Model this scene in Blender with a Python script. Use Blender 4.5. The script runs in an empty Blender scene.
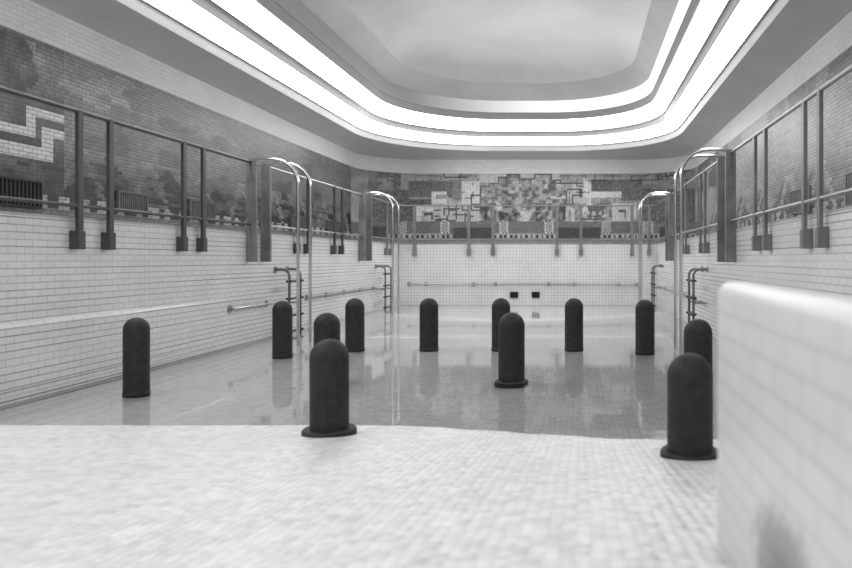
import bpy, bmesh, math, random
from mathutils import Vector
random.seed(7)
C = bpy.context.scene.collection
PI = math.pi

# ------------------------------------------------------------------ helpers
def lin(s):
    return s / 12.92 if s <= 0.04045 else ((s + 0.055) / 1.055) ** 2.4

class MB:
    def __init__(self):
        self.v, self.f = [], []
    def add(self, vs, fs):
        o = len(self.v)
        self.v += [tuple(p) for p in vs]
        self.f += [tuple(i + o for i in f) for f in fs]
    def box(self, x0, x1, y0, y1, z0, z1):
        self.add([(x0,y0,z0),(x1,y0,z0),(x1,y1,z0),(x0,y1,z0),(x0,y0,z1),(x1,y0,z1),(x1,y1,z1),(x0,y1,z1)],
                 [(3,2,1,0),(4,5,6,7),(0,1,5,4),(1,2,6,5),(2,3,7,6),(3,0,4,7)])
    def quad(self, a, b, c, d):
        self.add([a,b,c,d], [(0,1,2,3)])
    def tube(self, pts, r, n=12, cap=True):
        pts = [Vector(p) for p in pts]
        m = len(pts)
        rings = []
        prev = None
        for i in range(m):
            t = (pts[min(i+1,m-1)] - pts[max(i-1,0)]).normalized()
            if prev is None:
                up = Vector((0,0,1)) if abs(t.z) < .9 else Vector((0,1,0))
                a = t.cross(up).normalized()
            else:
                a = (prev - t * prev.dot(t)).normalized()
            b = t.cross(a)
            prev = a
            rings.append([pts[i] + a*(r*math.cos(2*PI*k/n)) + b*(r*math.sin(2*PI*k/n)) for k in range(n)])
        vs = [p for ring in rings for p in ring]
        fs = []
        for i in range(m-1):
            for k in range(n):
                k2 = (k+1) % n
                fs.append((i*n+k, i*n+k2, (i+1)*n+k2, (i+1)*n+k))
        if cap:
            fs.append(tuple(range(n))[::-1])
            fs.append(tuple((m-1)*n + k for k in range(n)))
        self.add(vs, fs)
    def lathe(self, cx, cy, prof, n=40):
        vs, fs = [], []
        for (r, z) in prof:
            for k in range(n):
                vs.append((cx + r*math.cos(2*PI*k/n), cy + r*math.sin(2*PI*k/n), z))
        for i in range(len(prof)-1):
            for k in range(n):
                k2 = (k+1) % n
                fs.append((i*n+k, i*n+k2, (i+1)*n+k2, (i+1)*n+k))
        fs.append(tuple(range(n))[::-1])
        fs.append(tuple((len(prof)-1)*n + k for k in range(n)))
        self.add(vs, fs)
    def build(self, name, mat, parent=None, smooth=False, bevel=0, weld=True):
        me = bpy.data.meshes.new(name)
        me.from_pydata(self.v, [], self.f)
        bm = bmesh.new(); bm.from_mesh(me)
        if weld:
            bmesh.ops.remove_doubles(bm, verts=bm.verts, dist=1e-5)
            bmesh.ops.recalc_face_normals(bm, faces=bm.faces)
        if bevel:
            bmesh.ops.bevel(bm, geom=[e for e in bm.edges if e.calc_face_angle(0) > .5], offset=bevel, segments=4 if bevel > .02 else 2, affect='EDGES', profile=.5)
        bm.to_mesh(me); bm.free()
        if smooth:
            me.shade_smooth() if hasattr(me, 'shade_smooth') else None
            for p in me.polygons: p.use_smooth = True
            try: me.set_sharp_from_angle(angle=math.radians(40))
            except Exception: pass
        me.materials.append(mat)
        o = bpy.data.objects.new(name, me)
        C.objects.link(o)
        if parent is not None: o.parent = parent
        return o

def thing(name, label, cat, loc=(0,0,0), group=None):
    o = bpy.data.objects.new(name, None)
    C.objects.link(o); o.location = loc
    o['label'] = label; o['category'] = cat
    if group: o['group'] = group
    return o
def tag(o, label, cat, group=None, kind=None):
    o['label'] = label; o['category'] = cat
    if group: o['group'] = group
    if kind: o['kind'] = kind
    return o
def structure(o, label=None, cat=None):
    o['kind'] = 'structure'
    if label: o['label'] = label
    if cat: o['category'] = cat
    return o
def copy_tree(o, parent=None):
    c = o.copy(); C.objects.link(c); c.parent = parent
    for ch in list(o.children): copy_tree(ch, c)
    return c

# ------------------------------------------------------------------ materials
def mat(name):
    m = bpy.data.materials.new(name); m.use_nodes = True
    nt = m.node_tree
    for n in list(nt.nodes): nt.nodes.remove(n)
    out = nt.nodes.new('ShaderNodeOutputMaterial')
    b = nt.nodes.new('ShaderNodeBsdfPrincipled')
    nt.links.new(b.outputs[0], out.inputs[0])
    return m, nt, b, out
def g(v): return (v, v, v, 1)
def N(nt, t, **kw):
    n = nt.nodes.new(t)
    for k, v in kw.items(): setattr(n, k, v)
    return n
def mathn(nt, op, a, b=None):
    n = N(nt, 'ShaderNodeMath', operation=op)
    for i, x in enumerate((a, b)):
        if x is None: continue
        if isinstance(x, (int, float)): n.inputs[i].default_value = x
        else: nt.links.new(x, n.inputs[i])
    return n.outputs[0]
def ramp(nt, fac, stops):
    r = N(nt, 'ShaderNodeValToRGB')
    el = r.color_ramp.elements
    while len(el) > 1: el.remove(el[-1])
    el[0].position, el[0].color = stops[0][0], g(stops[0][1])
    for p, v in stops[1:]:
        e = el.new(p); e.color = g(v)
    nt.links.new(fac, r.inputs[0])
    return r.outputs[0]
def noise(nt, vec, scale, detail=4, rough=.55):
    n = N(nt, 'ShaderNodeTexNoise')
    n.inputs['Scale'].default_value = scale; n.inputs['Detail'].default_value = detail
    n.inputs['Roughness'].default_value = rough
    if vec is not None: nt.links.new(vec, n.inputs['Vector'])
    return n.outputs['Fac']
def mul(nt, c, f):
    m = N(nt, 'ShaderNodeMix', data_type='RGBA', blend_type='MULTIPLY')
    m.inputs[0].default_value = 1
    nt.links.new(c, m.inputs[6])
    if isinstance(f, (int, float)): m.inputs[7].default_value = g(f)
    else: nt.links.new(f, m.inputs[7])
    return m.outputs[2]
def plane_vec(nt, ua, va):
    if ua == 'uv':
        return N(nt, 'ShaderNodeUVMap', uv_map='UVMap').outputs[0]
    """a 2-D world coordinate: axis ua along the courses, va up"""
    geo = N(nt, 'ShaderNodeNewGeometry'); s = N(nt, 'ShaderNodeSeparateXYZ'); c = N(nt, 'ShaderNodeCombineXYZ')
    nt.links.new(geo.outputs['Position'], s.inputs[0])
    nt.links.new(s.outputs[ua], c.inputs[0]); nt.links.new(s.outputs[va], c.inputs[1])
    return c.outputs[0]
def brick_mat(name, ua, va, w, h, c1, c2, mortar, msize=.004, offset=.5, rough=.22, bump=.3, stain=.12, course=0.0):
    m, nt, b, out = mat(name)
    vec = plane_vec(nt, ua, va)
    br = N(nt, 'ShaderNodeTexBrick'); br.offset = offset
    nt.links.new(vec, br.inputs['Vector'])
    br.inputs['Color1'].default_value = g(c1); br.inputs['Color2'].default_value = g(c2); br.inputs['Mortar'].default_value = g(mortar)
    br.inputs['Scale'].default_value = 1; br.inputs['Mortar Size'].default_value = msize
    br.inputs['Mortar Smooth'].default_value = .3; br.inputs['Bias'].default_value = -.2
    br.inputs['Brick Width'].default_value = w; br.inputs['Row Height'].default_value = h
    geo = N(nt, 'ShaderNodeNewGeometry')
    st = ramp(nt, noise(nt, geo.outputs['Position'], .9, 6), [(.3, 1-stain), (.65, 1)])
    col = mul(nt, br.outputs['Color'], st)
    if course:
        # some bed joints are wider and dirtier than others
        mp = N(nt, 'ShaderNodeMapping'); nt.links.new(vec, mp.inputs[0]); mp.inputs['Scale'].default_value = (.12, 1/h, 1)
        sx = N(nt, 'ShaderNodeSeparateXYZ'); nt.links.new(mp.outputs[0], sx.inputs[0])
        fr = mathn(nt, 'FRACT', sx.outputs[1])
        line = mathn(nt, 'LESS_THAN', fr, .14)
        nn = ramp(nt, noise(nt, mp.outputs[0], 1.3, 3), [(.42, 0), (.62, 1)])
        d = mathn(nt, 'MULTIPLY', line, nn)
        f = mathn(nt, 'SUBTRACT', 1, mathn(nt, 'MULTIPLY', d, course))
        cc = N(nt, 'ShaderNodeCombineXYZ')
        for i in range(3): nt.links.new(f, cc.inputs[i])
        col = mul(nt, col, cc.outputs[0])
        # two open, dirty bed joints just above the water at the shallow end
        g2 = N(nt, 'ShaderNodeNewGeometry'); s2 = N(nt, 'ShaderNodeSeparateXYZ'); nt.links.new(g2.outputs['Position'], s2.inputs[0])
        near = N(nt, 'ShaderNodeMapRange'); near.inputs['From Min'].default_value = 11; near.inputs['From Max'].default_value = 8
        nt.links.new(s2.outputs[1], near.inputs['Value'])
        for zc, k in ((.035, .62), (.125, .45)):
            on = mathn(nt, 'LESS_THAN', mathn(nt, 'ABSOLUTE', mathn(nt, 'SUBTRACT', s2.outputs[2], zc)), .008)
            f = mathn(nt, 'SUBTRACT', 1, mathn(nt, 'MULTIPLY', mathn(nt, 'MULTIPLY', on, near.outputs[0]), k))
            cc = N(nt, 'ShaderNodeCombineXYZ')
            for i in range(3): nt.links.new(f, cc.inputs[i])
            col = mul(nt, col, cc.outputs[0])
    nt.links.new(col, b.inputs['Base Color'])
    b.inputs['Roughness'].default_value = rough
    bp = N(nt, 'ShaderNodeBump'); bp.inputs['Strength'].default_value = bump; bp.inputs['Distance'].default_value = .004
    inv = mathn(nt, 'SUBTRACT', 1, br.outputs['Fac'])
    nz = noise(nt, geo.outputs['Position'], 14, 2)
    hgt = mathn(nt, 'ADD', inv, mathn(nt, 'MULTIPLY', nz, .5))
    nt.links.new(hgt, bp.inputs['Height']); nt.links.new(bp.outputs[0], b.inputs['Normal'])
    return m, nt, b
X_, Y_, Z_ = 0, 1, 2
M = {}
M['tile_side'] = brick_mat('white_glazed_brick_side', Y_, Z_, .21, .075, .80, .75, .50, .004, course=.62)[0]
M['tile_end'] = brick_mat('white_glazed_tile_end', X_, Z_, .1, .1, .78, .73, .50, .007, offset=0)[0]
M['tile_strip'] = brick_mat('white_frieze_brick_side', 'uv', Z_, .2, .065, .70, .64, .46, .004, rough=.5)[0]
M['deck'] = brick_mat('deck_tile', X_, Y_, .15, .15, .45, .4, .3, .005, offset=0)[0]

# near wall: same brick with one brown damp stain
m, nt, b = brick_mat('white_brick_with_stain', Y_, Z_, .21, .075, .70, .67, .54, .005, stain=.10, bump=.12, rough=.35)
src = b.inputs['Base Color'].links[0].from_socket
geo = N(nt, 'ShaderNodeNewGeometry')
sub = N(nt, 'ShaderNodeVectorMath', operation='SUBTRACT'); sub.inputs[1].default_value = (.463, 1.58, .70)
nt.links.new(geo.outputs['Position'], sub.inputs[0])
sc_ = N(nt, 'ShaderNodeVectorMath', operation='MULTIPLY'); sc_.inputs[1].default_value = (3, 3.2, 5.4)
nt.links.new(sub.outputs[0], sc_.inputs[0])
ln = N(nt, 'ShaderNodeVectorMath', operation='LENGTH'); nt.links.new(sc_.outputs[0], ln.inputs[0])
nz = noise(nt, geo.outputs['Position'], 26, 7, .75)
dd = mathn(nt, 'ADD', ln.outputs['Value'], mathn(nt, 'MULTIPLY', mathn(nt, 'SUBTRACT', nz, .5), 1.6))
col = mul(nt, src, ramp(nt, dd, [(.2, .28), (.7, .5), (1.0, 1)]))
nt.links.new(col, b.inputs['Base Color'])
M['tile_near'] = m

# pool floor: small pillowed mosaic tesserae
m, nt, b, out = mat('white_floor_mosaic')
vec = plane_vec(nt, X_, Y_)
vo = N(nt, 'ShaderNodeTexVoronoi'); vo.feature = 'F1'; vo.inputs['Scale'].default_value = 19; vo.inputs['Randomness'].default_value = .35
nt.links.new(vec, vo.inputs['Vector'])
tone = ramp(nt, vo.outputs['Distance'], [(.2, .90), (.6, .78), (.8, .55)])
st = ramp(nt, noise(nt, vec, 1.4, 6), [(.3, .92), (.65, 1)])
col = mul(nt, tone, st)
sx = N(nt, 'ShaderNodeSeparateXYZ'); nt.links.new(vo.outputs['Color'], sx.inputs[0])
col = mul(nt, col, ramp(nt, sx.outputs[0], [(.0, .80), (.5, .97), (1, 1)]))
col = mul(nt, col, ramp(nt, noise(nt, vec, 7, 3), [(.38, .88), (.6, 1)]))
nt.links.new(col, b.inputs['Base Color'])
b.inputs['Roughness'].default_value = .33
bp = N(nt, 'ShaderNodeBump'); bp.inputs['Strength'].default_value = .8; bp.inputs['Distance'].default_value = .015
hh = mathn(nt, 'SUBTRACT', 1, vo.outputs['Distance'])
nt.links.new(hh, bp.inputs['Height']); nt.links.new(bp.outputs[0], b.inputs['Normal'])
M['floor'] = m

# mosaic walls: one colour per tessera, joints from a brick pattern
def mosaic_mat(name, ua, w, h, msize, offset, bump, joint):
    m, nt, b, out = mat(name)
    at = N(nt, 'ShaderNodeAttribute'); at.attribute_name = 'tile'
    vec = plane_vec(nt, ua, Z_)
    br = N(nt, 'ShaderNodeTexBrick'); br.offset = offset
    nt.links.new(vec, br.inputs['Vector'])
    br.inputs['Color1'].default_value = g(1); br.inputs['Color2'].default_value = g(.86); br.inputs['Mortar'].default_value = g(joint)
    br.inputs['Scale'].default_value = 1; br.inputs['Mortar Size'].default_value = msize; br.inputs['Brick Width'].default_value = w; br.inputs['Row Height'].default_value = h
    nt.links.new(mul(nt, at.outputs['Color'], br.outputs['Color']), b.inputs['Base Color'])
    b.inputs['Roughness'].default_value = .45
    bp = N(nt, 'ShaderNodeBump'); bp.inputs['Strength'].default_value = bump; bp.inputs['Distance'].default_value = .006
    nt.links.new(mathn(nt, 'SUBTRACT', 1, br.outputs['Fac']), bp.inputs['Height']); nt.links.new(bp.outputs[0], b.inputs['Normal'])
    return m
M['mosaic_side'] = mosaic_mat('mosaic_brick_side', 'uv', .15, .055, .005, .5, .5, .30)
M['mosaic_end'] = mosaic_mat('mosaic_tesserae_end', 'uv', .1, .05, .004, 0, .3, .45)

def plain(name, col, rough=.5, metal=0.0, var=.1, scale=6, bump=0):
    m, nt, b, out = mat(name)
    tc = N(nt, 'ShaderNodeNewGeometry')
    nz = noise(nt, tc.outputs['Position'], scale, 5)
    c = ramp(nt, nz, [(.3, col*(1-var)), (.7, min(1, col*(1+var)))])
    nt.links.new(c, b.inputs['Base Color'])
    b.inputs['Roughness'].default_value = rough; b.inputs['Metallic'].default_value = metal
    if bump:
        bp = N(nt, 'ShaderNodeBump'); bp.inputs['Strength'].default_value = bump; bp.inputs['Distance'].default_value = .003
        nt.links.new(noise(nt, tc.outputs['Position'], 60, 4), bp.inputs['Height']); nt.links.new(bp.outputs[0], b.inputs['Normal'])
    return m
M['bollard'] = plain('black_cast_iron', .013, .68, 0, .55, 16, .6)
M['post'] = plain('dark_grey_painted_steel', .05, .5, 0, .25, 5)
M['plate'] = plain('grey_painted_steel', .17, .45, 0, .25, 4)
M['rail'] = plain('grey_steel_rail', .30, .35, .5, .15, 5)
M['chrome'] = plain('polished_nickel_tube', .62, .18, 1.0, .08, 4)
M['dull'] = plain('dull_plated_pipe', .34, .32, .9, .2, 8)
M['pipe'] = plain('dark_plated_pipe', .16, .35, .7, .2, 8)
M['vent'] = plain('dark_vent_metal', .09, .5, 0, .2, 8)
M['vent_mid'] = plain('grey_vent_metal', .16, .5, 0, .2, 8)
M['dark'] = plain('vent_recess', .018, .8, 0, .2, 8)
M['soffit'] = plain('grey_plaster_soffit', .54, .6, 0, .06, 1.2)
M['lip'] = plain('grey_plaster_lip', .30, .55, 0, .05, 1.5)
M['vault'] = plain('glossy_plaster_vault', .70, .34, 0, .07, .8)
M['streak'] = plain('pale_streak_strip', .93, .3, 0, .03, 2)
M['white'] = plain('white_plaster', .7, .6, 0, .05, 2)

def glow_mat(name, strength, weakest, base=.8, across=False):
    """cove surfaces glow in place of hidden lamps; near right dimmed to balance walls"""
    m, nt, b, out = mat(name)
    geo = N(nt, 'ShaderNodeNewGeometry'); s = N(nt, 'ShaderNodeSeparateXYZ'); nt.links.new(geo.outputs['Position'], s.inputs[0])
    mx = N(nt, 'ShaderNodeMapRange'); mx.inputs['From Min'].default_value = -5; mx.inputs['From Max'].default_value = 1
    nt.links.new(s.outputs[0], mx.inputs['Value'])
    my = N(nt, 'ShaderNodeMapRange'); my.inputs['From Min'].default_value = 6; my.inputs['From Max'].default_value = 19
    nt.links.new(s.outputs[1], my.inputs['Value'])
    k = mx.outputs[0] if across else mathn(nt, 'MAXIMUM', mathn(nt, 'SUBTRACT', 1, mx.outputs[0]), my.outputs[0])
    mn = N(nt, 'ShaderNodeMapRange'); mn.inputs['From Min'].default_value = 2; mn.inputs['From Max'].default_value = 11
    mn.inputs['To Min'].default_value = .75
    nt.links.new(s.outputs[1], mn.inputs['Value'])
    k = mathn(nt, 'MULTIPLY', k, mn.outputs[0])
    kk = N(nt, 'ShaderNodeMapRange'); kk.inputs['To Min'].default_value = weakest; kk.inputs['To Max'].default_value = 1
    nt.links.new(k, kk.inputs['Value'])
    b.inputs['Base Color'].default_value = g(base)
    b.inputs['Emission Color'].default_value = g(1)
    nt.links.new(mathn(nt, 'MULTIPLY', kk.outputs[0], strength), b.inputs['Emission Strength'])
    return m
M['glow'] = glow_mat('glowing_cove_surface', 4.6, .30)
M['riser_glow'] = glow_mat('painted_lit_riser', .55, .0, .30, True)  # riser is no lamp; emission stands in for light falling on its right

# still water: part mirror, part clear, after Fresnel
m, nt, b, out = mat('still_pool_water')
nt.nodes.remove(b)
tr = N(nt, 'ShaderNodeBsdfTransparent'); tr.inputs[0].default_value = g(.95)
gl = N(nt, 'ShaderNodeBsdfGlossy'); gl.inputs['Color'].default_value = g(.95); gl.inputs['Roughness'].default_value = .04
fr = N(nt, 'ShaderNodeFresnel'); fr.inputs['IOR'].default_value = 1.33
mx = N(nt, 'ShaderNodeMixShader')
nt.links.new(fr.outputs[0], mx.inputs[0]); nt.links.new(tr.outputs[0], mx.inputs[1]); nt.links.new(gl.outputs[0], mx.inputs[2])
nt.links.new(mx.outputs[0], out.inputs[0])
geo = N(nt, 'ShaderNodeNewGeometry')
bp = N(nt, 'ShaderNodeBump'); bp.inputs['Strength'].default_value = .05; bp.inputs['Distance'].default_value = .02
nt.links.new(noise(nt, geo.outputs['Position'], 3.5, 3), bp.inputs['Height'])
nt.links.new(bp.outputs[0], gl.inputs['Normal'])
M['water'] = m

# ------------------------------------------------------------------ dimensions (metres)
HC = 1.45                      # eye height over the water, which is z = 0
XL, XR = -7.0, 3.6             # room walls
YB, YF = -2.0, 23.2            # near and far room walls
PL, PR, PF = -5.75, 2.45, 22.0 # pool walls
ZD = 1.9                       # walkway level round the pool
ZM, ZC = 4.28, 4.74            # top of the mosaic, top of the wall

def sstep(a, b, x):
    t = min(1, max(0, (x-a)/(b-a))); return t*t*(3-2*t)
def floor_z(x, y):
    k = sstep(-2.0, .7, x)
    ys = y + .5*k
    if ys <= 6.1: return min(.60, (.11+.04*k)*(6.1-ys))
    return -.045*(1-math.exp(-(ys-6.1)*1.2))

# ------------------------------------------------------------------ room shell
mb = MB()
nx, ny = 60, 160
xs = [PL + (PR-PL)*i/nx for i in range(nx+1)]
ys = [YB + (PF-YB)*j/ny for j in range(ny+1)]
mb.add([(x, y, floor_z(x, y)) for y in ys for x in xs],
       [(j*(nx+1)+i, j*(nx+1)+i+1, (j+1)*(nx+1)+i+1, (j+1)*(nx+1)+i) for j in range(ny) for i in range(nx)])
structure(mb.build('floor', M['floor'], smooth=True))

mb = MB()   # walkway round the pool, with its coping edge
mb.box(XL, PL-.06, YB, YF, ZD-.1, ZD); mb.box(PR+.06, XR, YB, YF, ZD-.1, ZD); mb.box(PL-.06, PR+.06, PF+.06, YF, ZD-.1, ZD)
structure(mb.build('floor', M['deck'], weld=False))
mb = MB()
mb.box(PL-.16, PL-.005, YB, PF+.0, ZD, ZD+.03); mb.box(PR+.005, PR+.16, YB, PF, ZD, ZD+.03); mb.box(PL-.16, PR+.16, PF+.005, PF+.16, ZD, ZD+.03)
structure(mb.build('trim_4', plain('grey_coping', .42, .4), weld=False))

# left pool wall, and the slight ledge of the shallow end dying into it
mb = MB(); mb.quad((PL, YB, -.3), (PL, PF, -.3), (PL, PF, ZD), (PL, YB, ZD))
structure(mb.build('wall_left', M['tile_side']))
mb = MB()
yst = [(YB, .065), (4, .065), (7, .065), (9, .05), (11.3, .012)]
vs, fs = [], []
for y, d in yst: vs += [(PL+.001, y, -.3), (PL+d, y, -.3), (PL+d, y, .765), (PL+d*.75, y, .79), (PL+.001, y, .825)]
for j in range(len(yst)-1):
    for i in range(5): fs.append((j*5+i, j*5+(i+1)%5, (j+1)*5+(i+1)%5, (j+1)*5+i))
fs += [(0,1,2,3,4), tuple((len(yst)-1)*5+i for i in (4,3,2,1,0))]
mb.add(vs, fs)
structure(mb.build('trim_9', M['tile_side']))
mb = MB(); mb.quad((PR, YB, -.3), (PR, PF, -.3), (PR, PF, ZD), (PR, YB, ZD))
structure(mb.build('wall_right', M['tile_side']))
mb = MB(); mb.quad((PL, PF, -.3), (PR, PF, -.3), (PR, PF, ZD), (PL, PF, ZD))
structure(mb.build('wall_far', M['tile_end']))
# the far corners of the room are rounded: wall paths in plan
RC = 1.8
def arc(side, n=14):
    out = []
    for k in range(n+1):
        a = PI/2*k/n
        if side == 'l': out.append((XL+RC-RC*math.cos(a), YF-RC+RC*math.sin(a)))
        else: out.append((XR-RC+RC*math.cos(a), YF-RC+RC*math.sin(a)))
    return out
def path_left(): return [(XL, YB), (XL, YF-RC)]
def path_right(): return [(XR, YB), (XR, YF-RC)]
def path_far(): return arc('l') + arc('r')[::-1]
def sheet(name, path, z0, z1, material):
    """a wall along a path, with uv = metres along and up"""
    vs, d = [], [0]
    for i, p in enumerate(path):
        if i: d.append(d[-1] + math.dist(path[i-1], p))
        vs += [(p[0], p[1], z0), (p[0], p[1], z1)]
    me = bpy.data.meshes.new(name)
    me.from_pydata(vs, [], [(2*i, 2*i+2, 2*i+3, 2*i+1) for i in range(len(path)-1)])
    uv = me.uv_layers.new(name='UVMap')
    for i in range(len(path)-1):
        for k, (dd, z) in enumerate(((d[i], z0), (d[i+1], z0), (d[i+1], z1), (d[i], z1))): uv.data[i*4+k].uv = (dd, z)
    me.materials.append(material)
    for p in me.polygons: p.use_smooth = True
    o = bpy.data.objects.new(name, me); C.objects.link(o)
    return structure(o)
# plain white courses above the mosaic
sheet('wall_left', path_left(), ZM, ZC, M['tile_strip'])
sheet('wall_right', path_right(), ZM, ZC, M['tile_strip'])
sheet('wall_far', path_far(), ZM, ZC, M['tile_strip'])
mb = MB(); mb.quad((XL, YB, 0), (XR, YB, 0), (XR, YB, ZC), (XL, YB, ZC)); structure(mb.build('wall_back', M['tile_end']))

# the thin white tiled cheek wall beside the sloping entry, closest to the eye
mb = MB(); mb.box(.463, .60, YB, 2.40, .15, 1.372)
structure(mb.build('wall_near', M['tile_near'], smooth=True, bevel=.045))

# ------------------------------------------------------------------ stepped ceiling
def ring(s, z, R, n=16, Rn=None):
    x0, x1, y0, y1 = XL+s, XR-s, YB+s, YF-s
    R = min(R, (x1-x0)/2*.98)
    pts = []
    Rf, Rn = R, (R if Rn is None else Rn)
    for cx, cy, a0, R in ((x1-Rf, y1-Rf, 0, Rf), (x0+Rf, y1-Rf, PI/2, Rf), (x0+Rn, y0+Rn, PI, Rn), (x1-Rn, y0+Rn, 1.5*PI, Rn)):
        for k in range(n+1):
            a = a0 + PI/2*k/n
            pts.append((cx + R*math.cos(a), cy + R*math.sin(a), z))
    return pts
def rad(s): return max(.25, 3.3 - (s-.8)*.45)
def band(profile, name, material, cap=False, smooth=True):
    mb = MB(); rs = [ring(s, z, RC, Rn=.01) if s == 0 else ring(s, z, rad(s)) for s, z in profile]
    n = len(rs[0]); vs = [p for r in rs for p in r]; fs = []
    for i in range(len(rs)-1):
        for k in range(n):
            k2 = (k+1) % n
            fs.append((i*n+k, i*n+k2, (i+1)*n+k2, (i+1)*n+k))
    if cap: fs.append(tuple((len(rs)-1)*n + k for k in range(n)))
    mb.add(vs, fs)
    return mb.build(name, material, smooth=smooth, weld=False)
structure(band([(0, ZC), (.8, 4.91)], 'ceiling', M['soffit']))
structure(band([(.8, 4.91), (.83, 5.08), (.87, 5.09)], 'trim_5', M['lip']))
structure(band([(1.22, 5.28), (1.25, 5.28), (1.27, 5.44), (1.31, 5.45)], 'trim_6', M['lip']))
structure(band([(1.58, 5.75), (1.61, 5.75), (1.64, 5.95), (1.66, 5.96)], 'trim_7', M['lip']))
tag(band([(.87, 5.09), (1.22, 5.28)], 'cove_glow', M['glow']), 'outermost and lowest of the bright white light bands in the stepped ceiling', 'cove light', 'ceiling cove lights')
tag(band([(1.31, 5.45), (1.58, 5.75)], 'cove_glow', M['glow']), 'middle bright white light band in the stepped ceiling, between two plaster lips', 'cove light', 'ceiling cove lights')
tag(band([(1.66, 5.96), (1.74, 6.30)], 'cove_glow', M['riser_glow']), 'innermost, faintest and highest riser, glowing where light would fall, around the smooth ceiling vault', 'cove light', 'ceiling cove lights')
structure(band([(1.74, 6.30), (1.80, 6.32), (2.14, 6.74)], 'trim_8', M['soffit']))
structure(band([(2.14, 6.74), (2.4, 6.88), (2.8, 7.02), (3.3, 7.13), (3.9, 7.2), (4.6, 7.23), (5.1, 7.24)], 'ceiling', M['vault'], cap=True))

# ------------------------------------------------------------------ mosaics
def mosaic(name, material, path, cu, cv, v0, v1, paint, bond, gain, small=None):
    """tesserae along a wall path; paint(distance along, x, y, z) gives each one its tone"""
    pts, d = [path[0]], [0.0]
    total = sum(math.dist(path[i], path[i+1]) for i in range(len(path)-1))
    nu = int(round(total/cu)); nv = int(round((v1-v0)/cv)); cvv = (v1-v0)/nv
    acc = [0.0]
    for i in range(len(path)-1): acc.append(acc[-1] + math.dist(path[i], path[i+1]))
    def at(t):
        for i in range(len(path)-1):
            if t <= acc[i+1] + 1e-9 or i == len(path)-2:
                f = (t-acc[i])/(acc[i+1]-acc[i])
                return (path[i][0]+(path[i+1][0]-path[i][0])*f, path[i][1]+(path[i+1][1]-path[i][1])*f)
    cols_xy = [at(total*i/nu) for i in range(nu+1)]
    vs = [(x, y, v0+cvv*j) for j in range(nv+1) for x, y in cols_xy]
    fs, cols, uvs = [], [], []
    rng = random.Random(11); cache = {}
    W0 = bond or 1
    for j in range(nv):
        for i in range(nu):
            fs.append((j*(nu+1)+i, j*(nu+1)+i+1, (j+1)*(nu+1)+i+1, (j+1)*(nu+1)+i))
            W = 1 if small and small(cols_xy[i][1]) else W0
            sh = (W//2)*(j % 2)
            bi = (i + sh)//W + (100000 if W == 1 else 0)
            if (bi, j) not in cache:
                t = min(total, max(0, ((bi % 100000)*W - sh + W/2)*total/nu)); x, y = at(t)
                s, jit = paint(x, y, v0 + cvv*(j+.5), rng)
                cache[(bi, j)] = min(.85, max(.012, lin(max(0, s + rng.uniform(-jit, jit)))*gain))
            c = cache[(bi, j)]
            cols += [c, c, c, 1]*4
            a, b_, e, f = i*total/nu, (i+1)*total/nu, v0+cvv*j, v0+cvv*(j+1)
            uvs += [a, e, b_, e, b_, f, a, f]
    me = bpy.data.meshes.new(name); me.from_pydata(vs, [], fs)
    uv = me.uv_layers.new(name='UVMap'); uv.data.foreach_set('uv', uvs)
    ca = me.color_attributes.new('tile', 'FLOAT_COLOR', 'CORNER'); ca.data.foreach_set('color', cols)
    me.materials.append(material)
    for p in me.polygons: p.use_smooth = True
    o = bpy.data.objects.new(name, me); C.objects.link(o)
    return structure(o)

# soft value noise for the mottled fields of tesserae
_vn = {}
def vnoise(x, y, seed=0):
    def h(i, j):
        k = (i, j, seed)
        if k not in _vn: _vn[k] = random.Random(i*7919 + j*104729 + seed*31).random()
        return _vn[k]
    i, j = math.floor(x), math.floor(y); fx, fy = x-i, y-j
    fx = fx*fx*(3-2*fx); fy = fy*fy*(3-2*fy)
    return (h(i,j)*(1-fx)+h(i+1,j)*fx)*(1-fy) + (h(i,j+1)*(1-fx)+h(i+1,j+1)*fx)*fy

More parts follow.
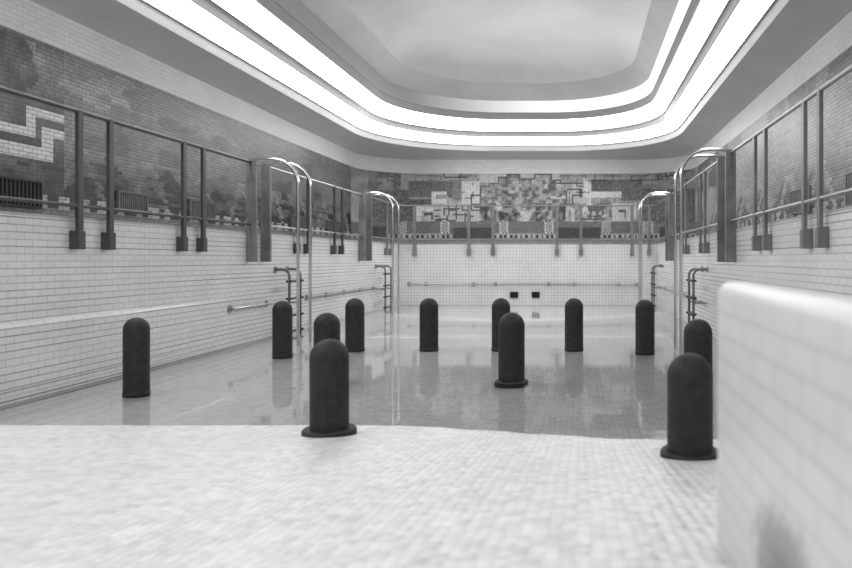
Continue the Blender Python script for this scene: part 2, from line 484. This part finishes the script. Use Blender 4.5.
def paint_left(y, z, r):
    s, j = .50, .05
    s += (vnoise(y*1.2, z*2.5, 1) - .5)*.16
    if z > 3.75 and y > 9.5: s += .05
    if z > 4.05: s += .03
    # mountain shapes: dark field with pale peaks
    if 2.2 < z < 3.0 and y > 9.4:
        ph = (y - 9.4) / 1.55
        k = ph - math.floor(ph); tall = .45 + .4*vnoise(math.floor(ph)*1.7, 3, 5)
        edge = abs(k - .62)
        if z < 2.25 + tall*(1 - edge*1.5):
            s = .18; j = .11
            if vnoise(y*.8, z*15, 8) > .52: s = .44
        if abs((z-2.25)/.8 - (.95 - 3.0*abs(k - .28))) < .15*(.5 + vnoise(y*3, z*4, 33)) and k < .6:
            s = .60; j = .07
    if 3.0 < z < 3.9 and y > 9.4 and vnoise(y*1.6, z*3.2, 4) > .70: s -= .12
    if y < 9.5 and z < 3.42 + .25*vnoise(y*4, 1, 61):
        s = .34 + (vnoise(y*4, z*6, 3)-.5)*.26; j = .05
        white = False
        if 2.98 < z < 3.12 and y < 9.0: white = True
        if 2.98 < z < 3.40 and 8.86 < y < 9.0: white = True
        if 3.26 < z < 3.40 and 8.86 < y < 9.5: white = True
        if 2.74 < z < 2.88 and y < 9.28: white = True
        if 2.74 < z < 3.16 and 9.1 < y < 9.28: white = True
        if 3.06 < z < 3.19 and 9.1 < y < 9.5: white = True
        if white: s = .92; j = .04
        elif 2.88 < z < 2.98 and y < 9.1: s = .16
        elif 2.2 < z < 2.7 and vnoise(y*5, z*9, 6) > .62: s = .14
    if 8.7 < y < 11.2 and 3.6 < z < 4.2 and vnoise(y*3.2, z*6, 9) > .66: s = .66
    if y < 8.7 + .7*vnoise(z*4, 2, 63) and 3.45 < z < 4.2: s = .32 + (vnoise(y*5, z*7, 2)-.5)*.36
    if 2.14 < z < 2.27: s = .80 if int(y/.2) % 2 else .2
    if 2.27 < z < 3.05 and y > 9.5 and s > .3: s -= .10*sstep(3.05, 2.7, z)*sstep(17, 10, y)
    if 2.27 < z < 2.95 and y > 9.5 and vnoise(y*1.1, z*17, 12) > .66: s -= .13
    if z < 2.14: s = .55
    return s, j

def paint_right(y, z, r):
    s, j = .56, .05
    s += (vnoise(y*1.2, z*2.5, 21) - .5)*.14
    if z > 3.95: s -= .13 * (1 if vnoise(y*2.2, z*2, 22) > .42 else .2)
    if 2.2 < z < 2.9 and y > 10:
        ph = (y - 10)/1.6; k = ph - math.floor(ph)
        if z < 2.25 + .6*(1-abs(k-.5)*1.8): s = .40; j = .10
        if abs((z-2.2)/.8 - (1 - 2.6*abs(k-.3))) < .16: s = .64
    if 7.4 < y < 9.6 and 2.2 < z < 2.75 and vnoise(y*3, z*5, 24) > .6: s += .1
    if y > 17 and vnoise(y*1.4, z*4, 27) > .6: s = .36
    if 2.14 < z < 2.27: s = .64 if int(y/.2) % 2 else .3
    if z < 2.14: s = .55
    return s, j

# far wall: a stepped pyramid picture framed by dark panels, laid out on a plan 10.6 m wide.
# plan units: one unit across and up = 33 mm, from the left end 372 and down from the top 168 .. 245
def paint_far(x, z, r):
    p = x*700/23.2 + 580; q = 259 - (z-HC)*700/23.2
    def box(a, b, c, d): return a <= p < b and c <= q < d
    def maze(cw, ch, prob, seed):
        i, k = math.floor(p/cw), math.floor(q/ch); h = random.Random(i*92821 + k*68917 + seed)
        if h.random() < prob and p - i*cw < 1.5: return True
        return h.random() < prob and q - k*ch < 1.5
    s, j = .60, .04
    s += (round(vnoise(p/14, q/5, 41)*4)/4 - .5)*.12
    if box(368, 400, 160, 190): s = .45 + (vnoise(p/5, q/4, 42)-.5)*.24
    if box(368, 410, 190, 223): s = .36; j = .10
    if box(400, 432, 199, 223): s = .33; j = .10
    if box(408, 452, 181, 198): s = .38; j = .07
    if box(452, 462, 180, 200): s = .46
    # pale blocks with dark key lines, left
    if box(432, 447, 192, 203): s = .80
    if box(436, 448, 195, 199): s = .58
    if box(416, 433, 205, 222): s = .80
    if box(421, 434, 211, 222): s = .66
    if box(424, 434, 213, 215) or box(432, 434, 213, 220): s = .30
    if box(433, 480, 203, 222):
        s = .68; j = .04
    if box(462, 480, 181, 203): s = .74
    if box(480, 560, 166, 182): s = .70
    keys = [(443,460,208,209.6),(443,444.6,208,215),(452,470,214,215.6),(455,456.6,204,215),(436,446,218,219.6),(446,447.6,215,222),
            (464,465.6,212,222),(464,474,216,217.6),(470,480,210,211.6),(470,471.6,205,211),(474,482,206,207.6),(479,480.6,186,196),(471,480,195,196.6),
            (471,472.6,196,203),(430,444,170,171.6),(444,445.6,170,178),(460,461.6,170,178),(445,468,176,177.6)]
    # stepped outline of the central picture
    steps = [(471,203),(480,186),(490,182),(499,177),(508,174),(519,178),(535,174),(552,179),(561,183),(571,190),(580,200),(588,210)]
    top = None
    for a, t in steps:
        if p >= a: top = t
    if top is not None and 480 <= p < 568 and q >= top and q < 222:
        s = .49 + (round(vnoise(p/3.4, q/3.2, 44)*5)/5-.5)*.42; j = .06
        if vnoise(p/6+9, q/6, 45) > .80: s = .72
        if q > 204 and vnoise(p/3, q/9, 46) > .55: s -= .16
    prev = None
    for a, t in steps:
        if prev is not None and a - .8 <= p < a + .8 and min(prev, t) <= q < max(prev, t) + 1.5: s = .36; j = .03
        prev = t
    if top is not None and p < 575 and top <= q < top + 1.6: s = .36; j = .03
    # right side
    if box(566, 592, 184, 222): s = .66 + (vnoise(p/5, q/5, 47)-.5)*.18
    if box(568, 606, 204, 222): s = .58 + (vnoise(p/3, q/3, 48)-.5)*.5
    if box(584, 625, 182, 197): s = .76
    if box(584, 589, 178, 197): s = .80
    if box(591, 612, 180, 191): s = .34; j = .06
    if box(612, 643, 179, 200): s = .40; j = .07
    if box(590, 621, 192, 197): s = .80
    if box(600, 622, 197, 204): s = .48 if vnoise(p/3, q/2, 49) > .5 else .62
    if box(643, 695, 189, 223): s = .36; j = .11
    if box(643, 695, 160, 189): s = .52 + (vnoise(p/4, q/3, 50)-.5)*.16
    if box(655, 672, 170, 180) and vnoise(p/3, q/2, 51) > .4: s = .36
    if box(596, 612, 203, 216) and (p - 596) < (216-q)*1.2: s = .36
    if box(612, 632, 204, 221): s = .74
    if box(618, 626, 210, 212) or box(624, 626, 210, 218): s = .36
    if box(634, 637, 203, 219): s = .76
    keys += [(560,575,204,205.6),(566,567.6,190,204),(567,580,189,190.6),(572,573.6,196,204),(572,582,195,196.6),(580,581.6,188,198),(557,582,183,184.6),
             (588,597,209,210.6),(590,591.6,209,218),(582,600,219,220.6)]
    for a, b_, c, d in keys:
        if box(a, b_, c, d): s = .30; j = .03
    if (box(434, 471, 203, 222) or box(588, 612, 205, 222)) and maze(7, 5, .38, 3): s = .32
    if (box(384, 480, 169, 181) or box(560, 690, 169, 181)) and maze(9, 5, .4, 5): s -= .17
    if (box(462, 480, 183, 203) or box(568, 590, 184, 204)) and maze(8, 6, .3, 8): s -= .25
    # dado: plain grey with chequer strips, dashes below
    if 222 <= q < 234:
        s = .42; j = .04
        for cx in (403, 445, 503.5, 549, 607, 648):
            if abs(p - cx) < 4.6:
                s = .78 if (int((p-cx+60)/1.55) + int(q/1.55)) % 2 else .22
                if abs(p - cx) > 3.3: s = .72
    if 234.6 <= q < 237.4: s = .70 if int(p/2.6) % 2 else .18
    if q >= 237.6: s = .52
    return s, j

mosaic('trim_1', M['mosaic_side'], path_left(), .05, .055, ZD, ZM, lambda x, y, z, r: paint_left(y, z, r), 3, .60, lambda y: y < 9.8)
mosaic('trim_2', M['mosaic_end'], path_far(), .05, .05, ZD, ZM, lambda x, y, z, r: paint_far(x*YF/y, HC+(z-HC)*YF/y, r), 0, 1.02)
mosaic('trim_3', M['mosaic_side'], path_right(), .05, .055, ZD, ZM, lambda x, y, z, r: paint_right(y, z, r), 3, .98)

# ------------------------------------------------------------------ water
mb = MB(); mb.quad((PL+.01, 4.9, 0), (PR-.01, 4.9, 0), (PR-.01, PF-.01, 0), (PL+.01, PF-.01, 0))
tag(mb.build('pool_water', M['water']), 'still shallow water mirroring the bollards beyond the pale sloping floor', 'water', kind='stuff')

# two pale raised strips added on the bed to imitate bright water streaks
for nm, yc, bow, hw in (('trim_10', 17.2, 2.2, .38), ('trim_11', 13.4, .5, .30)):
    mb = MB(); n = 24; vs = []
    for i in range(n+1):
        x = PL+.02 + (PR-PL-.04)*i/n; yy = yc + bow*((x+1.65)/4.1)**2
        for e, dz in ((-hw, .0), (-hw+.06, .022), (hw-.06, .022), (hw, .0)): vs.append((x, yy+e, floor_z(x, yy+e) + dz + .001))
    mb.add(vs, [(i*4+k, i*4+4+k, i*4+5+k, i*4+1+k) for i in range(n) for k in range(3)])
    structure(mb.build(nm, M['streak']))

# ------------------------------------------------------------------ bollards
R_B, TOP = .15, .815
def bollard(px, py, label, flange=None, r=R_B, top=TOP):
    z0 = floor_z(px, py) - .01
    t = thing('bollard', label, 'bollard', (px, py, z0), 'dark round-topped bollards in the pool')
    prof = [(r, 0), (r, top - r*.98 - z0)]
    h = top - r - z0
    for k in range(1, 12):
        a = PI/2*k/12
        prof.append((r*math.cos(a), h + r*math.sin(a)))
    prof.append((.004, h + r))
    mb = MB(); mb.lathe(0, 0, prof)
    mb.build('post_body', M['bollard'], t, smooth=True)
    if flange:
        fr, ft = flange
        mb = MB(); mb.lathe(0, 0, [(fr, .0), (fr, ft-.012), (fr-.012, ft), (r*.9, ft)], 48)
        mb.build('base_flange', M['bollard'], t, smooth=True)
    else:
        mb = MB(); zz = -z0
        mb.lathe(0, 0, [(r+.006, 0), (r+.006, zz+.006), (r, zz+.014)], 40)
        mb.build('collar', M['bollard'], t, smooth=True)
    return t
bollard(-1.99, 5.56, 'large dark bollard on a wide flange at the waterline, left of centre', (.208, .06), .149)
bollard(.723, 4.60, 'largest dark bollard with wide base flange, nearest the right wall and camera', (.195, .058), .149, .832)
bollard(-4.815, 7.6, 'dark bollard standing alone in water close to the left ledge', None, .127)
bollard(-3.0, 8.3, 'dark bollard mostly hidden behind the large flanged bollard left of centre')
bollard(-.807, 8.25, 'mid-distance dark bollard with thin flange at water level, in the pool centre', (.2, .075), .155, .82)
bollard(1.22, 7.24, 'dark bollard just behind the largest right-hand bollard', None, .148, .83)
bollard(-4.505, 10.6, 'leftmost far bollard, standing in front of the left pool ladder', None, .142, .82)
bollard(-3.65, 11.35, 'far bollard second from left, just right of the tall bent tubes')
bollard(-2.46, 11.4, 'far bollard third from left, alone in open water')
bollard(-1.287, 11.4, 'far bollard partly hidden behind the mid-distance central bollard')
bollard(-.098, 11.4, 'far bollard right of centre, second from right in the far row')
bollard(1.02, 11.0, 'rightmost far bollard, below the far right bent tubes')

# ------------------------------------------------------------------ railings
def railing(label, path, posts, rail_m, post_m):
    """path: xy polyline of the rails; posts: (x, y, nx, ny) with the wall's inward normal"""
    t = thing('guard_railing', label, 'railing', (path[0][0], path[0][1], ZD), 'railings round the pool edge')
    ox, oy = path[0]
    def rel(p): return (p[0]-ox, p[1]-oy, p[2]-ZD)
    mb = MB(); mb.tube([rel((x, y, 3.12)) for x, y in path], .024, 10); mb.build('top_rail', rail_m, t, smooth=True)
    mb = MB(); mb.tube([rel((x, y, 2.05)) for x, y in path], .022, 10); mb.build('lower_rail', rail_m, t, smooth=True)
    for x, y, a, b in posts:
        mb = MB()
        w, d = .042, .022
        ex, ey = (d, w) if a else (w, d)
        x0, y0, _ = rel((x, y, 0))
        mb.box(x0-ex, x0+ex, y0-ey, y0+ey, 1.60-ZD, 3.14-ZD)
        p = mb.build('post', post_m, t, bevel=.006)
        mb = MB()
        wx = abs(a)*.055 + abs(b)*.06; wy = abs(b)*.055 + abs(a)*.058
        cx, cy = x0 - a*.02, y0 - b*.02
        mb.box(cx-wx, cx+wx, cy-wy, cy+wy, 1.56-ZD, 1.77-ZD)
        mb.build('foot_block', post_m, p, bevel=.008)
    return t
ox = .075    # rails stand this far inside the pool face
L, Rr, F = PL+ox, PR-ox, PF-ox
def pairs(cs, x, a): return [(x, c+s, a, 0) for c in cs for s in (-.26, .26)]
railing('railing along the left pool edge nearest the camera, with dark paired posts', [(L, .6), (L, 12.045)], pairs([1.9, 3.95, 6.05, 8.195, 10.285], L, 1), M['post'], M['post'])
railing('left edge railing between the two pairs of bent tubes', [(L, 12.68), (L, 18.16)], pairs([14.35, 16.45], L, 1), M['rail'], M['post'])
far_posts = [(x, F, 0, -1) for x in (-5.19, -3.49, -2.73, -.72, .03, 1.63, 2.17)]
railing('thin railing across the far end of the pool below the picture mosaic', [(L, 18.82), (L, F-.25), (L+.08, F-.08), (L+.25, F), (Rr-.25, F), (Rr-.08, F-.08), (Rr, F-.25), (Rr, 18.79)], far_posts + [(L, 20.6, 1, 0), (L, 21.1, 1, 0)], M['plate'], M['plate'])
railing('right edge railing between the two pairs of bent tubes', [(Rr, 11.7), (Rr, 18.11)], [(Rr, y, -1, 0) for y in (13.3, 13.8, 15.7, 16.2)], M['rail'], M['plate'])
railing('railing along the right pool edge nearest the camera, with paler rails', [(Rr, .6), (Rr, 10.97)], [(Rr, y, -1, 0) for y in (2.7, 3.2, 4.85, 5.35, 6.93, 7.41, 8.97, 9.5)], M['rail'], M['plate'])

# ------------------------------------------------------------------ tall bent handrails on flat plates
def handrail(label, side, y0, y1, inw=.88):
    wx = PL if side == 'l' else PR
    sg = 1 if side == 'l' else -1
    t = thing('pool_handrail', label, 'handrail', (wx, y0, ZD), 'tall bent tube handrails')
    for y in (y0, y1):
        mb = MB()
        a, b = sorted((sg*.004, sg*.165))
        prof = [(a, 1.40-ZD), (b, 1.40-ZD)] + [((a+b)/2 + (b-a)/2*math.cos(PI*k/12), 3.10-ZD + .07*math.sin(PI*k/12)) for k in range(13)]
        n = len(prof)
        mb.add([(p[0], y-y0+e, p[1]) for e in (-.035, .035) for p in prof],
               [tuple(range(n)), tuple(range(2*n-1, n-1, -1))] + [(k, k+n, (k+1) % n + n, (k+1) % n) for k in range(n)])
        mb.build('mounting_plate', M['plate'], t)
        mb = MB()
        r = .42; pts = [(sg*.05, y-y0, 3.13-ZD), (sg*.2, y-y0, 3.17-ZD)]
        cx = sg*(inw-r)
        for k in range(13):
            a = PI/2*k/12
            pts.append((cx + sg*r*math.sin(a), y-y0, 3.17-ZD - r + r*math.cos(a)))
        pts.append((sg*inw, y-y0, floor_z(wx+sg*inw, y) - ZD))
        mb.tube(pts, .028, 14)
        mb.build('tube', M['chrome'], t, smooth=True)
    return t
handrail('nearer of the two tall bent tube handrails on the left wall', 'l', 12.09, 12.64)
handrail('farther of the two tall bent tube handrails on the left wall', 'l', 18.2, 18.78)
handrail('nearer and taller looking bent tube handrail on the right wall', 'r', 11.01, 11.66, .86)
handrail('farther bent tube handrail on the right wall, near the far corner', 'r', 18.15, 18.75, .86)

# ------------------------------------------------------------------ rung ladders
def ladder(label, side, y0, y1):
    wx = PL if side == 'l' else PR
    sg = 1 if side == 'l' else -1
    t = thing('pool_ladder', label, 'ladder', (wx, y0, 0), 'wall hung pool ladders')
    for y in (y0, y1):
        yy = y-y0
        mb = MB(); r = .12; inw = .27
        pts = [(sg*.004, yy, 1.25), (sg*(inw-r), yy, 1.25)]
        for k in range(1, 9):
            a = PI/2*k/8
            pts.append((sg*(inw-r) + sg*r*math.sin(a), yy, 1.25-r+r*math.cos(a)))
        pts.append((sg*inw, yy, floor_z(wx+sg*inw, y)))
        mb.tube(pts, .024, 12)
        st = mb.build('stringer', M['pipe'], t, smooth=True)
        mb = MB(); mb.tube([(sg*.004, yy, 1.25), (sg*.025, yy, 1.25)], .062, 16); mb.build('wall_flange', M['dull'], st, smooth=True)
        for z in (1.03, .70, .38, .08):
            mb = MB(); mb.tube([(sg*inw, yy, z-.018), (sg*inw, yy, z+.018)], .062, 14)
            mb.build('clamp', M['post'], st, smooth=True)
    for z in (1.03, .70, .38, .08):
        mb = MB(); mb.tube([(sg*.27, -.1, z), (sg*.27, y1-y0+.1, z)], .024, 10)
        mb.build('rung', M['post'], t, smooth=True)
    for yy in (0, y1-y0):
        mb = MB(); mb.tube([(sg*.004, yy, .60), (sg*.27, yy, .60)], .018, 8)
        mb.build('bracket', M['dull'], t, smooth=True)
    return t
ladder('rung ladder on the left wall just behind the nearer bent handrail', 'l', 13.2, 13.72)
ladder('rung ladder on the left wall near the far corner', 'l', 19.7, 20.3)
ladder('rung ladder on the right wall behind the nearer bent handrail', 'r', 13.45, 14.0)
ladder('rung ladder on the right wall near the far corner', 'r', 20.6, 21.2)

# ------------------------------------------------------------------ grab bars
def grab_bar(label, a, b, nrm, brackets, off=.08):
    a, b, nrm = Vector(a), Vector(b), Vector(nrm)
    t = thing('grab_bar', label, 'grab bar', a, 'grab bars along the pool walls')
    mb = MB(); mb.tube([nrm*off, b-a+nrm*off], .02, 10); mb.build('bar', M['dull'], t, smooth=True)
    for f in brackets:
        p = (b-a)*f
        mb = MB(); mb.tube([p+nrm*.004, p+nrm*off], .016, 8)
        mb.tube([p+nrm*.004, p+nrm*.018], .065, 14)
        mb.build('bracket', M['dull'], t, smooth=True, weld=False)
    return t
grab_bar('short grab bar on the left wall between ledge and nearer ladder', (PL, 11.45, .63), (PL, 12.85, .63), (1,0,0), (.02, .98))
grab_bar('long grab bar on the left wall between the two ladders', (PL, 14.6, .64), (PL, 19.5, .64), (1,0,0), (.02, .25, .5, .75, .98))
grab_bar('long thin grab bar across the far wall above two small dark vents', (-5.42, PF, .66), (1.85, PF, .66), (0,-1,0), (.007, .08, .285, .38, .61, .72, .915, .99))
grab_bar('grab bar on the right wall between the two ladders', (PR, 14.7, .62), (PR, 20.2, .62), (-1,0,0), (.02, .3, .6, .98))

# ------------------------------------------------------------------ vents
def wall_grille(label, axis, const, u0, u1, z0, z1, sg, fm, slats=12, rot=None, group='radiator grilles along the mosaic walls'):
    """slatted grille on a wall; sg points into the room"""
    loc = (const, u0, z0) if axis == 'x' else (u0, const, z0)
    t = thing('wall_grille', label, 'grille', loc, group)
    w, h = u1-u0, z1-z0
    if rot: t.location = (rot[0], rot[1], z0); t.rotation_euler = (0, 0, rot[2])
    def bx(mb, a, b, c, d, e0, e1):
        lo, hi = sorted((sg*e0, sg*e1))
        if axis == 'x': mb.box(lo, hi, a, b, c, d)
        else: mb.box(a, b, lo, hi, c, d)
    mb = MB(); bx(mb, .01, w-.01, .01, h-.01, .0, .008); mb.build('backing', M['dark'], t)
    mb = MB(); e = .025
    bx(mb, 0, w, 0, e, 0, .04); bx(mb, 0, w, h-e, h, 0, .04); bx(mb, 0, e, e, h-e, 0, .04); bx(mb, w-e, w, e, h-e, 0, .04)
    mb.build('frame', fm, t, weld=False)
    mb = MB()
    for k in range(slats):
        c = e + (w-2*e)*(k+.5)/slats; hw = (w-2*e)/slats*.27
        bx(mb, c-hw, c+hw, e, h-e, .008, .03)
    mb.build('slats', fm, t, weld=False)
    return t
wall_grille('black grille on the left mosaic wall below the white stepped band', 'x', XL, 7.4, 9.07, 2.10, 2.45, 1, M['dark'], 26)
wall_grille('dark grey grille on the left mosaic wall just past the nearest post pair', 'x', XL, 10.56, 11.28, 2.2, 2.49, 1, M['vent'], 14)
wall_grille('dark grille on the left mosaic wall behind the second post pair', 'x', XL, 12.5, 13.35, 2.2, 2.52, 1, M['vent'], 14)
wall_grille('dark grille on the left mosaic wall behind the nearer bent tubes', 'x', XL, 16.9, 17.8, 2.2, 2.52, 1, M['vent'], 14)
wall_grille('dark grille on the left mosaic wall nearest the far corner', 'x', XL, 19.3, 20.3, 2.2, 2.52, 1, M['vent'], 14)
def on_corner(side, deg, w):
    a = math.radians(deg); sg = -1 if side == 'l' else 1
    cx, cy = (XL+RC if side == 'l' else XR-RC), YF-RC
    px, py = cx + sg*(RC-.05)*math.cos(a), cy + (RC-.05)*math.sin(a)
    th = -sg*(PI/2 - a)
    return (px - math.cos(th)*w/2, py - math.sin(th)*w/2, th)
wall_grille('dark slatted grille at the left rounded end of the far mosaic wall', 'y', YF, -6.86, -6.16, 2.14, 2.52, -1, M['vent'], 13, rot=on_corner('l', 42, .7))
wall_grille('wide dark slatted grille left of centre on the far mosaic wall', 'y', YF, -4.2, -2.88, 2.14, 2.50, -1, M['vent'], 22)
wall_grille('wide dark slatted grille right of centre on the far mosaic wall', 'y', YF, -.75, .68, 2.14, 2.50, -1, M['vent'], 24)
wall_grille('dark slatted grille at the right rounded end of the far mosaic wall', 'y', YF, 2.45, 3.1, 2.14, 2.50, -1, M['vent'], 11, rot=on_corner('r', 52, .65))
wall_grille('grey panel grille on the right mosaic wall beside paired posts', 'x', XR, 10.9, 11.9, 2.2, 2.6, -1, M['vent_mid'], 14)
wall_grille('grey panel grille on the right mosaic wall at the picture edge', 'x', XR, 8.6, 9.4, 2.15, 2.6, -1, M['vent_mid'], 12)
for px, lab in ((-2.07, 'left of the two small dark square outlets low on the far pool wall'), (-1.39, 'right of the two small dark square outlets low on the far pool wall')):
    wall_grille(lab, 'y', PF, px-.125, px+.125, .23, .42, -1, M['dark'], 6, group='water outlets on the far pool wall')

# ------------------------------------------------------------------ world, camera
w = bpy.data.worlds.new('World'); bpy.context.scene.world = w; w.use_nodes = True
w.node_tree.nodes['Background'].inputs[0].default_value = g(0.0)
w.node_tree.nodes['Background'].inputs[1].default_value = 0
cam = bpy.data.cameras.new('Camera'); co = bpy.data.objects.new('Camera', cam); C.objects.link(co)
co.location = (0, 0, HC); co.rotation_euler = (PI/2, 0, 0)
cam.sensor_width = 36; cam.lens = 700/852*36
cam.shift_x = -154/852; cam.shift_y = -25/852
cam.dof.use_dof = True; cam.dof.focus_distance = 11.0; cam.dof.aperture_fstop = 1.3
cam.clip_start = .05
sc = bpy.context.scene; sc.camera = co
sc.view_settings.view_transform = 'Standard'; sc.view_settings.look = 'None'; sc.view_settings.gamma = 1
sc.view_settings.exposure = 1.27
sc.cycles.max_bounces = 10; sc.cycles.diffuse_bounces = 7; sc.cycles.transparent_max_bounces = 12
sc.cycles.caustics_reflective = False; sc.cycles.caustics_refractive = False
sc.cycles.sample_clamp_indirect = 6
